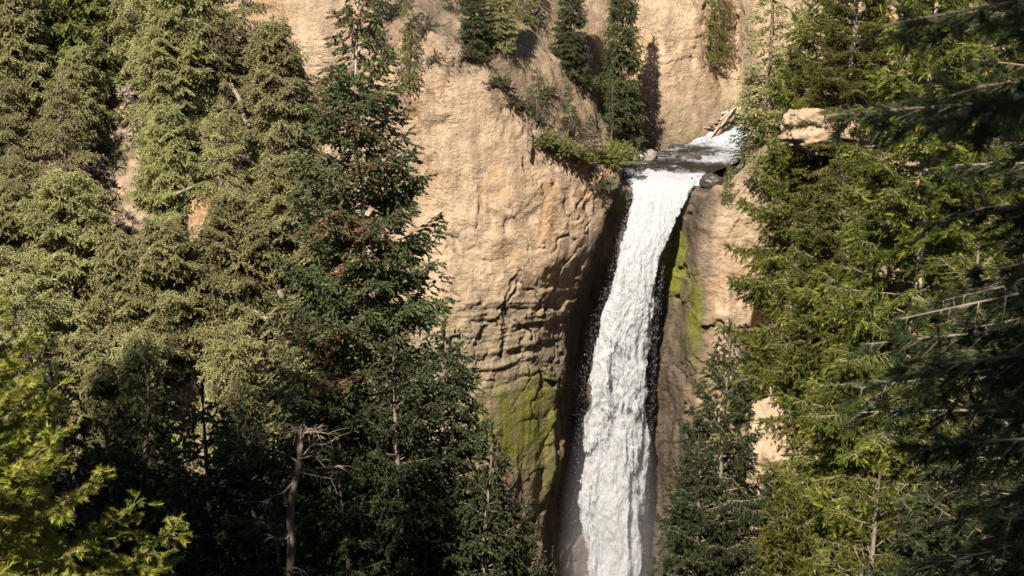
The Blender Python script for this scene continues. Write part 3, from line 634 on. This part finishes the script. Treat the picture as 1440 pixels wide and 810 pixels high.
# cone mesh
def cone_mesh(s, n=9, m=7):
    t = np.linspace(0, 1, n); a = np.arange(m)/m*2*np.pi; r = s*.24*np.sin(np.pi*np.clip(t*.94+.05, 0, 1))**.7*(1+.18*(np.arange(n) % 2))
    V = np.stack([np.outer(r, np.cos(a)), np.outer(r, np.sin(a)), np.repeat(-t[:, None]*s, m, 1)], -1)
    i = np.arange(n*m).reshape(n, m); j = np.roll(i, -1, 1)
    return mk_mesh('cone', V.reshape(-1, 3), np.stack([i[:-1], j[:-1], j[1:], i[1:]], -1).reshape(-1, 4), M['cone'])
cone_mid = cone_mesh(.17); cone_near = cone_mesh(.085)
def ordw(i, n):
    W = ['first', 'second', 'third', 'fourth', 'fifth', 'sixth', 'seventh', 'eighth', 'ninth', 'tenth']
    return 'leftmost' if i == 0 else ('rightmost' if i == n-1 else W[i]+' from the left')

# ---- spruces of the wooded slope on the left: rows from the lowest to the highest
rg = np.random.default_rng(77)
rows = [('lowest', 57.5, [60, 150, 235, 310, 385, 440], 9.5), ('second lowest', 62, [-10, 75, 150, 225, 350, 430], 9.5),
        ('lower middle', 66.5, [-20, 60, 145, 215, 355, 425, 480], 10.5), ('middle', 71, [-30, 40, 115, 190, 255, 345, 415, 480], 10),
        ('upper middle', 76, [-10, 60, 130, 265, 335, 460, 505], 9.5), ('second highest', 79.5, [0, 70, 140, 275, 330, 405, 465], 9.5),
        ('highest', 82.5, [-20, 45, 110, 165, 238, 300, 365, 430, 490], 12.5)]
skip = set()
gL = 'spruces on the wooded slope'
for name, Yd, pxs, Hh in rows:
    for i, px in enumerate(pxs):
        y = Yd+rg.uniform(-1.2, 1.2); x = XA(px+rg.uniform(-9, 9), y, -5); Hh2 = Hh*(.62 if Yd > 82 and px > 340 else 1); z = float(G(x, y))
        ki = ['sA', 'sB', 'sC', 'sD'][rg.integers(0, 4)]; H = Hh2*.78*rg.uniform(.72, 1.1)
        low = Yd < 60 or (Yd < 63 and px < 420 and px > 60)  # low rows in the hollow: shade is put into the needle colour
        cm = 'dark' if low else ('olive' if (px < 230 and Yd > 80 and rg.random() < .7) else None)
        col_ = 'shade toned green' if low else ('olive green' if cm else 'grey green')
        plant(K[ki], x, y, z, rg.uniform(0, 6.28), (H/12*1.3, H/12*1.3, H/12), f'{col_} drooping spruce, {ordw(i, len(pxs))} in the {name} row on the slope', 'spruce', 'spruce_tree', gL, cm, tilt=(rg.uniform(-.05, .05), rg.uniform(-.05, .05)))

# ---- big spruces in the middle
def gplant(kind, px, y, py_top, label, cat, name, group=None, cm=None, rz=None, ztree=0, wide=1.0, base=None, **kw):
    """a tree standing on the ground sheet whose top reaches a picture height"""
    tk, cw, tips, H = K[kind]; top = P(px, py_top, y); x = top[0]; z = float(G(x, y)) if base is None else base
    s = (top[2]-z)/H
    return plant(K[kind], x, y, z-.1, rg.uniform(0, 6.28) if rz is None else rz, (s*wide, s*wide, s), label, cat, name, group, cm, **kw)
gM = 'tall dark spruces rising from the gorge'
gplant('mid', 492, 54, -45, 'tallest dark spruce with a pale bare trunk and rusty upper branches', 'spruce', 'spruce_tree', gM, rz=.3, base=-12)
gplant('mid2', 622, 51, 455, 'broad dark spruce standing lower right of the tallest spruce', 'spruce', 'spruce_tree', gM, rz=1, base=-15)
gplant('mid2', 548, 49, 470, 'dark spruce in shade at the foot of the tallest spruce', 'spruce', 'spruce_tree', gM, rz=2.2, base=-15, wide=.9)
gplant('dB', 735, 50, 688, 'small dark spruce top at the right end of the dark group', 'spruce', 'spruce_tree', gM, base=-12, wide=.75)
gplant('dA', 690, 49, 600, 'dark spruce between the broad spruce and the small right spruce top', 'spruce', 'spruce_tree', gM, base=-14, wide=.8)
gplant('dA', 470, 48, 640, 'shaded spruce just right of the bare dead trunk', 'spruce', 'spruce_tree', gM, base=-14)
gS = 'shaded spruces in the dark hollow'
for px, y, pt, k, lb in ((210, 55, 500, 'dA', 'nearly black spruce, highest of the left half of the dark hollow'), (285, 54, 545, 'dB', 'nearly black spruce in the middle of the dark hollow'),
                       (150, 52, 600, 'dB', 'nearly black spruce behind the tips of the near yellow green fir'), (345, 52, 585, 'dA', 'shaded spruce with a faintly lit green top left of the dead trunk'),
                       (250, 47, 680, 'dA', 'lowest nearly black spruce at the bottom of the dark hollow'), (390, 46, 700, 'dB', 'shaded spruce at the foot of the dead trunk'),
                       (70, 55, 520, 'dA', 'shaded spruce behind the near yellow green fir')):
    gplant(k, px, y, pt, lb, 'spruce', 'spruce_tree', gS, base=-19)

# ---- dead tree with bare branches
def dead_tree(name, pts, r0, nb, bl, label, seed, cat='dead tree', group=None, mat='pale', bdroop=.3, az0=None):
    rd = np.random.default_rng(seed); pts = np.array(pts, float); o = bpy.data.objects.new(name, None); C.objects.link(o); o.location = pts[0]
    o['label'] = label; o['category'] = cat
    if group: o['group'] = group
    t = np.linspace(0, len(pts)-1, 24); pa = cr(pts, t)-pts[0]; pa += (vn(np.stack([t*2.1, t*0+seed, t*0], -1), 3)*r0*.6)[:, None]
    V, F = tube(pa, r0*(1-np.linspace(0, 1, 24)*.75), 9); b = Bag(); b.add(V, F); link('trunk', b.mesh('trunk', [M[mat]]), o)
    for k in range(nb):
        f = rd.uniform(.12, 1); i = int(f*23); az = rd.uniform(0, 6.28) if az0 is None else az0+rd.uniform(-1, 1); L = bl*rd.uniform(.4, 1.1)
        s = np.linspace(0, 1, 9); d = np.array([math.cos(az), math.sin(az), rd.uniform(-.2, .35)])
        path = pa[i]+d*(s*L)[:, None]; path[:, 2] -= bdroop*L*s**2; path += (vn(np.stack([s*3, s*0+k, s*0], -1), seed)*.1*L)[:, None]*np.array([.3, .5, 1])
        b = Bag(); V, F = tube(path, r0*.22*(1-s*.85)+.004, 5); b.add(V, F)
        for q in range(7):
            w = rd.uniform(.3, .98); j = min(8, int(w*8)); d3 = d*.6+rd.normal(0, .5, 3); s3 = np.linspace(0, 1, 5); p3 = path[j]+d3*(s3*L*.35)[:, None]; p3[:, 2] -= .15*L*s3**2
            V, F = tube(p3, r0*.07*(1-s3*.85)+.003, 4); b.add(V, F)
        link('branch', b.mesh('branch', [M[mat]]), o)
    return o
a = P(404, 850, 45); b_ = P(412, 700, 45); c_ = P(426, 620, 45); d_ = P(432, 590, 46)
dead_tree('dead_tree', [a, b_, c_, d_], .17, 22, 1.5, 'tall dead trunk with bare drooping branches at the bottom of the dark hollow', 4, mat='bark', bdroop=.12)

# ---- firs on the right slope
gR = 'bright firs on the right slope'
def fir(kind, px, y, pt, lb, wide=1.0, cm=None, cones=0, group=gR, base=None, seed=1):  # cm swaps in darker needles: shade put into the colour of shaded firs
    gplant(kind, px, y, pt, lb, 'fir', 'fir_tree', group, cm, wide=wide, base=base, cones=cones, cone_me=cone_mid, seed=seed)
fir('fA', 1325, 38, -120, 'tall bright fir with a pale trunk showing between its branches', .9, cones=40, seed=1)
fir('fA', 1215, 54, -190, 'bright fir behind the upper side of the tan outcrop', .95, cones=26, seed=2)
fir('fB', 1168, 58, -60, 'bright fir at the upper left of the outcrop, beside the canyon', .75, seed=3, cones=8)
fir('fA', 1430, 46, -200, 'bright fir with many orange cones at the upper right', 1.0, cones=40, seed=4)
fir('fA', 1330, 56, -160, 'bright fir at the top edge between the outcrop and the fir with many cones', .9, cones=20, seed=16)
fir('fB', 1190, 45, 215, 'bright fir directly below the tan outcrop', .95, cones=14, seed=5)
fir('fB', 1118, 47.5, 385, 'bright fir with an upright leader beside the shaded cliff corner', .9, cones=6, seed=6)
fir('fC', 1255, 43, 250, 'bright fir in the middle of the right slope', 1.1, cones=10, seed=7)
fir('fC', 1395, 34, 330, 'bright fir low on the right slope, right of the pale trunk', 1.1, cones=10, seed=8)
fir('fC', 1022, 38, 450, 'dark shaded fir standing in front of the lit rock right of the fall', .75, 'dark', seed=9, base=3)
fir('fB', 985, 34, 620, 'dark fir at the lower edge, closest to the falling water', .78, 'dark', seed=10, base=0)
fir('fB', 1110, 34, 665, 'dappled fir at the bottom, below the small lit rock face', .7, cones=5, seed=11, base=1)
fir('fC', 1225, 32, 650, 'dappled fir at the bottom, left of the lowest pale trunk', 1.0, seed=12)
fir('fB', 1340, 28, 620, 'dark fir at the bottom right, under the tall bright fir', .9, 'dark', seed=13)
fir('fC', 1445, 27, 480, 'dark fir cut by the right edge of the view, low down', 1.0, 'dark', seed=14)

# ---- near firs beside the overlook
p = P(-130, 330, 15.5); plant(K['nearL'], p[0], p[1], p[2]-9, .4, (.98, .98, 1.0), 'near yellow green fir with bare twigs at the left edge', 'fir', 'fir_tree', None, cones=26, cone_me=cone_near, seed=3)
plant(K['nearR'], 4.1, 5.6, 19.2, 0, .95, 'nearest dark fir, its blurred boughs hanging in from the right edge', 'fir', 'fir_tree')
plant(K['nearR'], 5.4, 9.2, 16.5, .5, 1.05, 'second nearest dark fir at the right edge, behind the blurred boughs', 'fir', 'fir_tree')
plant(K['nearR'], 6.9, 12.5, 15.0, -.4, 1.1, 'third nearest dark fir at the right edge, reaching lowest', 'fir', 'fir_tree')

# ---- trees out of the view that shade the hollow and the near boughs
gO = 'spruces on the ridge beside the overlook'
for k, (x, y, top) in enumerate(((-12.6, 25, 33), (-15, 28, 36), (-17.5, 31, 37), (-20.5, 34, 38), (-14, 21, 38), (-23.5, 36, 38), (-26, 33, 41), (-18, 26, 41), (-29, 37, 41), (-22, 29, 42), (-33, 38, 40))):
    z = float(G(x, y))-.2; sc_ = (top-z)/16; plant(K['dB' if k % 2 else 'dA'], x, y, z, k*1.3, (sc_*.62, sc_*.62, sc_), 'dark spruce on the shaded ridge beside the overlook', 'spruce', 'spruce_tree', gO)
gP = 'added firs shading the near boughs'  # unseen trees added behind the camera to shade the near boughs
for k, (x, y, s) in enumerate(((-5.5, -9, 1.3), (-7.5, -5, 1.2), (1.2, -5.5, 1.3), (-2.6, -6.5, 1.4))):
    plant(K['dA'], x, y, float(G(x, y))-.2, k*2., s*.8, 'unseen fir added behind the camera to shade the near boughs', 'fir', 'fir_tree', gP)

# ---- trees above and beside the fall
gT = 'trees above the canyon rim'
def ctree(kind, px, pb, pt, lb, cm=None, wide=1.0, rz=None, group=gT, name='spruce_tree', cat='spruce'):
    q = cliff_at(px, pb); tk, cw, tips, H = K[kind]; top = P(px, pt, q[1]); s = (top[2]-q[2])/H
    return plant(K[kind], q[0], q[1], q[2]-.15, rg.uniform(0, 6) if rz is None else rz, (s*wide, s*wide, s), lb, cat, name, group, cm)
ctree('bgA', 577, 128, -25, 'slender green spruce growing out of the tan cliff face', 'olive', .8)
ctree('rim', 668, 78, -90, 'dark green spruce on the rim, left of the rim group', None)
ctree('rim', 705, 65, -90, 'dark green spruce on the rim, behind its left neighbour', 'spruce', 1.0)
ctree('bgB', 640, 20, -80, 'dark green spruce at the top edge above the cliff rib', None)
ctree('bgA', 735, 30, -110, 'spruce at the top edge right of the rim group', 'olive')
ctree('rim', 803, 105, -90, 'tall spruce in front of the tan back cliff, left of its neighbour', None, .9)
def ptree(kind, px, pb, Yd, pt, lb, cm=None, wide=1.0, rz=1.0):
    q = P(px, pb, Yd); H = K[kind][3]; k = (P(px, pt, Yd)[2]-q[2])/H
    return plant(K[kind], q[0], q[1], q[2]-.6, rz, (k*wide, k*wide, k*1.02), lb, 'spruce', 'spruce_tree', gT, cm)
ptree('rim', 872, 205, 159.5, -105, 'tallest spruce on the left bank, throwing its shadow on the back cliff', None, .72)
ctree('bgB', 860, 200, 100, 'bushy green spruce on the bank above the bleached log', 'upper', .8)
ctree('bgB', 752, 182, 95, 'small spruce on the rim of the bright cliff', 'upper', 1.1)
ctree('bgB', 800, 195, 120, 'bushy spruce just right of the small rim spruce', 'upper', 1.1)
ctree('bgB', 832, 228, 160, 'low bushy spruce on the rim near the lip', 'upper', 1.2)
ctree('bgA', 1008, 80, -60, 'bright yellow green fir in the notch of the back cliff', 'fir', 1.0, name='fir_tree', cat='fir')
ctree('bgA', 1080, 185, -70, 'tall grey green spruce behind the small creek spruce', 'spruce', 1.2)
ctree('bgA', 1118, 190, -20, 'grey green spruce at the right of the tall one above the creek', 'spruce', 1.1)
tk, cw, tips, Hs = K['small']; q = P(1056, 233, 152); ss = (P(1056, 103, 152)[2]-q[2])/Hs
plant(K['small'], q[0], q[1], q[2]-.3, 1.0, (ss*.95, ss*.95, ss*1.02), 'small upright spruce standing on the right bank of the creek', 'spruce', 'spruce_tree', gT, 'upper')
ctree('small', 1023, 285, 232, 'tiny bright spruce at the right end of the lip', 'fir', .9)
ctree('bgA', 540, 20, -110, 'spruce above the cliff top behind the tallest spruce', None)

# ---- shrubs
def shrub_mesh(seed, r=1.0, n=70, leafy=None):
    rd = np.random.default_rng(seed); b = Bag(); pos = []; dr = []
    for k in range(n):
        d = rd.normal(0, 1, 3); d[2] = abs(d[2])*.8+.25; d /= np.linalg.norm(d); L = r*rd.uniform(.6, 1.1); s = np.linspace(0, 1, 5)
        p = d*(s*L)[:, None]; p[:, 2] -= .2*L*s**2; V, F = tube(p, .022*r*(1-s*.8), 4); b.add(V, F, 1, .5)
        for q in range(6):
            j = rd.integers(1, 5); d2 = d+rd.normal(0, .6, 3); p2 = p[j]+d2*(s*L*.4)[:, None]; V, F = tube(p2, .010*r*(1-s*.8), 3); b.add(V, F, 1, .5)
            pos.append(p2[-1]); dr.append(d2); pos.append(p2[2]); dr.append(d2)
    if leafy: 
        pos = np.array(pos); dr = np.array(dr); q = rd.random(len(pos)) < leafy
        stamp(b, 'far', pos[q], dr[q], np.full(q.sum(), .3*r)*rd.uniform(.6, 1.2, q.sum()), np.clip(rd.normal(.5, .2, q.sum()), 0, .93), rd, 0, 1.3)
    return b.mesh('shrub', [M['olive' if leafy > .8 else 'upper'], M['twig']], False)
SH = [shrub_mesh(1, 1.0, 60, .10), shrub_mesh(2, 1.0, 60, .5), shrub_mesh(3, 1.0, 55, .95)]
gH = 'shrubs along the canyon rim'
def shrub(px, py, k, s, lb):
    q = cliff_at(px, py); o = link('shrub', SH[k], None, (q[0], q[1], q[2]-.15), label=lb, category='shrub', group=gH); o.rotation_euler.z = px; o.scale = (s*1.2, s*1.2, s*.9)
for a in ((532, 55, 0, 1.5, 'bare grey shrub at the top left of the cliff'), (548, 85, 0, 1.3, 'bare grey shrub under the top left one'), (600, 40, 0, 1.4, 'bare grey shrub right of the slender cliff spruce'),
          (612, 85, 0, 1.2, 'bare grey shrub at the head of the cliff rib'), (655, 78, 0, 1.0, 'bare shrub below the rim group of spruces'), (700, 118, 1, 1.0, 'half bare shrub on the rim, upper part'),
          (722, 145, 1, 1.1, 'half bare shrub on the rim, just above the small rim spruce'), (770, 200, 2, 1.2, 'leafy olive shrub on the rim, upper one'), (790, 214, 2, 1.3, 'leafy olive shrub on the rim, middle one'),
          (815, 224, 2, 1.1, 'leafy olive shrub on the rim, lower one'), (858, 228, 2, 1.7, 'bright leafy shrub beside the bleached log'), (868, 215, 2, 1.3, 'leafy shrub just above the bleached log'),
          (770, 130, 1, 1.0, 'half bare shrub on the talus slope, left one'), (825, 120, 1, 1.2, 'half bare shrub on the talus slope, right one'), (900, 150, 1, .9, 'thin shrub at the foot of the back cliff'),
          (893, 190, 1, .9, 'thin shrub on the bank left of the cliff shadow'), (845, 262, 1, 1.1, 'small shrub hanging on the cliff below the left end of the lip'), (1000, 90, 2, 1.2, 'leafy shrub under the bright fir in the notch'),
          (1085, 235, 2, 1.6, 'leafy shrub behind the small creek spruce'), (1068, 262, 1, 1.2, 'shrub on the right cliff edge')):
    shrub(*a)

# ---- logs
def log(name, A, B, r, label, seed, mat='pale', group=None, cat='log'):
    A = np.array(A); B = np.array(B); s = np.linspace(0, 1, 12); p = A+(B-A)*s[:, None]; p += (vn(np.stack([s*2.5, s*0+seed, s*0], -1), seed)*r*.7)[:, None]-A
    V, F = tube(p, r*(1-.35*s), 9); b = Bag(); n = len(V); V = np.vstack([V, p[0], p[-1]]); b.add(V, F)
    b.Q[-1] = F; k = np.arange(9); T = np.concatenate([np.stack([np.full(9, n), (k+1) % 9, k], -1), np.stack([np.full(9, n+1), n-9+k, n-9+(k+1) % 9], -1)]); b.T.append(T); b.tm.append(np.zeros(18))
    return link(name, b.mesh(name, [M[mat]]), None, tuple(A), label=label, category=cat, **({'group': group} if group else {}))
gJ = 'logs jammed above the creek'
M['redwood_log'] = mat_bark('reddish_log', (.12, .06, .045), (.28, .17, .125))
log('log', P(1003, 196, 168.5), P(1038, 147, 170), .38, 'longest reddish log, slanting up to the right in the jam', 1, 'redwood_log', gJ)
rj = np.random.default_rng(3)
for k in range(13):
    c = np.array([rj.uniform(1002, 1030), 0]); c[1] = 196-(c[0]-1000)*1.15-rj.uniform(0, 20); a = R(rj.normal(38, 42)); L = rj.uniform(8, 17); Yj = rj.uniform(168.3, 169.8)
    log('log', P(c[0]-L*math.cos(a), c[1]+L*math.sin(a), Yj), P(c[0]+L*math.cos(a), c[1]-L*math.sin(a), Yj+rj.uniform(-.8, .8)), rj.uniform(.07, .2), 'pale broken log tangled in the jam above the creek', 10+k, ['pale', 'twig', 'redwood_log'][k % 3], gJ)
log('log', P(874, 211, 160), P(905, 216, 159.5), .33, 'bleached log lying on the left bank above the white boulder', 30, 'pale')
log('log', P(880, 216, 159), P(893, 222, 158), .18, 'short bleached log under the longer one on the left bank', 31, 'pale')
dead_tree('snag', [P(741, 208, 141), P(742, 180, 141.2), P(738, 158, 141.5)], .16, 7, 1.6, 'grey snag with hanging roots on the rim of the bright cliff', 8, 'snag', mat='twig', bdroop=.8)
gD = 'dead trunks lying on the wooded slope'
def hill_at(px, py):
    Yv = np.arange(40, 100, .15); q = np.array([P(px, py, v) for v in Yv]); i = np.argmax(q[:, 2] < G(q[:, 0], q[:, 1])+.0); return q[i] if i else P(px, py, 80)
def sp(px, py, Yd):
    q = hill_at(px, py); f = (q[1]-(0 if Yd == 0 else 2.4))/q[1]; return CAM+(q-CAM)*f
for k, (a, b2, r, lb) in enumerate((((326, 118, 96), (352, 178, 93), .15, 'long pale dead trunk leaning at the upper middle of the wooded slope'), ((352, 122, 96), (375, 160, 93.5), .12, 'pale dead trunk just right of the long leaning one'),
        ((318, 325, 80), (350, 365, 78.5), .15, 'pale dead trunk under the orange soil patch'), ((335, 340, 80), (362, 385, 78), .12, 'second pale dead trunk right of the orange soil patch'),
        ((250, 140, 95), (268, 118, 95), .10, 'thin curved dead trunk at the top of the wooded slope'), ((358, 435, 74), (378, 455, 73.5), .14, 'short pale dead trunk above the dark hollow'),
        ((372, 365, 78), (392, 425, 76), .22, 'thick brown dead trunk above the dark hollow'), ((108, 298, 84), (124, 312, 83.5), .09, 'short pale dead stick at the left of the wooded slope'),
        ((245, 275, 84), (272, 262, 84), .10, 'thin pale dead stick left of the orange soil patch'), ((0, 163, 90), (14, 161, 90), .12, 'dead stick at the left edge of the wooded slope'))):
    log('fallen_log', sp(*a), sp(*b2), r, lb, 50+k, 'twig' if k != 6 else 'bark', gD, 'log')

# ---- rock outcrops
def outcrop(px, py, Yd, sx, sy, sz, mat, lb, seed):
    p = P(px, py, Yd) if px > 600 else sp(px, py, 0); link('rock_outcrop', rock_mesh('rock_outcrop', M['cliff'] if lb.startswith('brown') else M[mat], seed, sx, sy, sz, 70, .55, 1.9), None, tuple(p), label=lb, category='rock', group='rock outcrops')
outcrop(1148, 184, 53.9, 1.3, 1.3, .8, 'outcrop', 'bright tan rock outcrop high on the right, left half', 3)
outcrop(1200, 180, 54.3, 1.7, 1.3, .8, 'outcrop', 'tan cracked rock outcrop high on the right, right half', 5)
outcrop(1102, 630, 45.8, 1.3, 1.5, 1.8, 'outcrop', 'tan rock face low on the right, between the dark fir and the bright firs', 7)
outcrop(1195, 645, 44.2, 1.5, 1, .8, 'outcrop', 'low tan rock right of the small lit rock face', 8)
outcrop(288, 325, 82, .9, .6, 1.9, 'redrock', 'orange rock showing through the trees in the middle of the wooded slope', 9)
outcrop(382, 108, 101, 1.6, .8, 1.8, 'outcrop', 'tan rock patch high on the wooded slope', 10)
outcrop(428, 138, 104, 1.0, .7, 1.0, 'outcrop', 'pale tan rock patch left of the tallest spruce', 11)
outcrop(66, 452, 78, .9, .8, 1.5, 'redrock', 'reddish rock at the left of the wooded slope', 12)
outcrop(10, 430, 78, .7, .8, 2.2, 'redrock', 'reddish rock at the left edge of the wooded slope', 13)
outcrop(222, 105, 105, 1.2, .8, 2.2, 'outcrop', 'brown rock patch at the upper left of the wooded slope', 14)

# ---- undergrowth on the slopes: one object
pos = []; dr = []
rd = np.random.default_rng(9); n = 26000
x = rd.uniform(-40, 0, n); y = rd.uniform(48, 92, n); ok = fbm(np.stack([x*.3, y*.3, x*0], -1), 3, 5) > -.12; x = x[ok]; y = y[ok]
n2 = 9000; x2 = rd.uniform(6, 40, n2); y2 = rd.uniform(36, 66, n2); ok = fbm(np.stack([x2*.5, y2*.5, x2*0], -1), 3, 6) > .0; x = np.append(x, x2[ok]); y = np.append(y, y2[ok])
pos = np.stack([x, y, G(x, y)], -1); dr = np.stack([rd.normal(0, .5, len(x)), rd.normal(0, .5, len(x))-.2, np.full(len(x), .7)], -1)
b = Bag(); stamp(b, 'far', pos, dr, rd.uniform(.2, .55, len(x)), np.clip(rd.normal(.4, .25, len(x)), 0, .93), rd, 0, 1.2)
link('undergrowth', b.mesh('undergrowth', [M['olive']], False), kind='stuff')
b = Bag(); q = rd.random(len(x)) < .35; stamp(b, 'near', pos[q], dr[q], rd.uniform(.4, .9, q.sum()), np.full(q.sum(), .5), rd, 0, 1.6)
link('dry_brush', b.mesh('dry_brush', [M['twig']], False), kind='stuff')

# ------------------------------------------------------------------ light, sky, camera
ELEV = 46.5; AZ = (0.37, 0.929)                       # horizontal travel direction of the light
tr = Vector((AZ[0]*math.cos(R(ELEV)), AZ[1]*math.cos(R(ELEV)), -math.sin(R(ELEV)))).normalized()
sun = bpy.data.lights.new('sun', 'SUN'); sun.energy = 5.0; sun.angle = R(.53); sun.color = (1, .93, .82)
so = bpy.data.objects.new('sun', sun); C.objects.link(so); so.rotation_euler = tr.to_track_quat('-Z', 'Y').to_euler(); so.location = (-60, -60, 120)
sc = bpy.context.scene
w = bpy.data.worlds.new('World'); sc.world = w; w.use_nodes = True; nt = w.node_tree; bgn = nt.nodes['Background']
sky = nt.nodes.new('ShaderNodeTexSky'); sky.sky_type = 'NISHITA'; sky.sun_disc = False; sky.sun_elevation = R(ELEV)
sky.sun_rotation = math.atan2(-tr.x, -tr.y); sky.altitude = 2000
nt.links.new(sky.outputs[0], bgn.inputs[0]); bgn.inputs[1].default_value = .05
cd = bpy.data.cameras.new('camera'); co = bpy.data.objects.new('camera', cd); C.objects.link(co); sc.camera = co
co.location = tuple(CAM); co.rotation_euler = (R(90)-PITCH, 0, 0); cd.sensor_width = 36; cd.lens = 50; cd.clip_end = 3000
cd.dof.use_dof = True; cd.dof.focus_distance = 45; cd.dof.aperture_fstop = 4.8
sc.view_settings.view_transform = 'Standard'; sc.view_settings.look = 'None'; sc.view_settings.exposure = 1.25; sc.view_settings.gamma = 1
sc.cycles.max_bounces = 5; sc.cycles.volume_bounces = 1; sc.cycles.diffuse_bounces = 2; sc.cycles.transparent_max_bounces = 16; sc.cycles.use_denoising = True
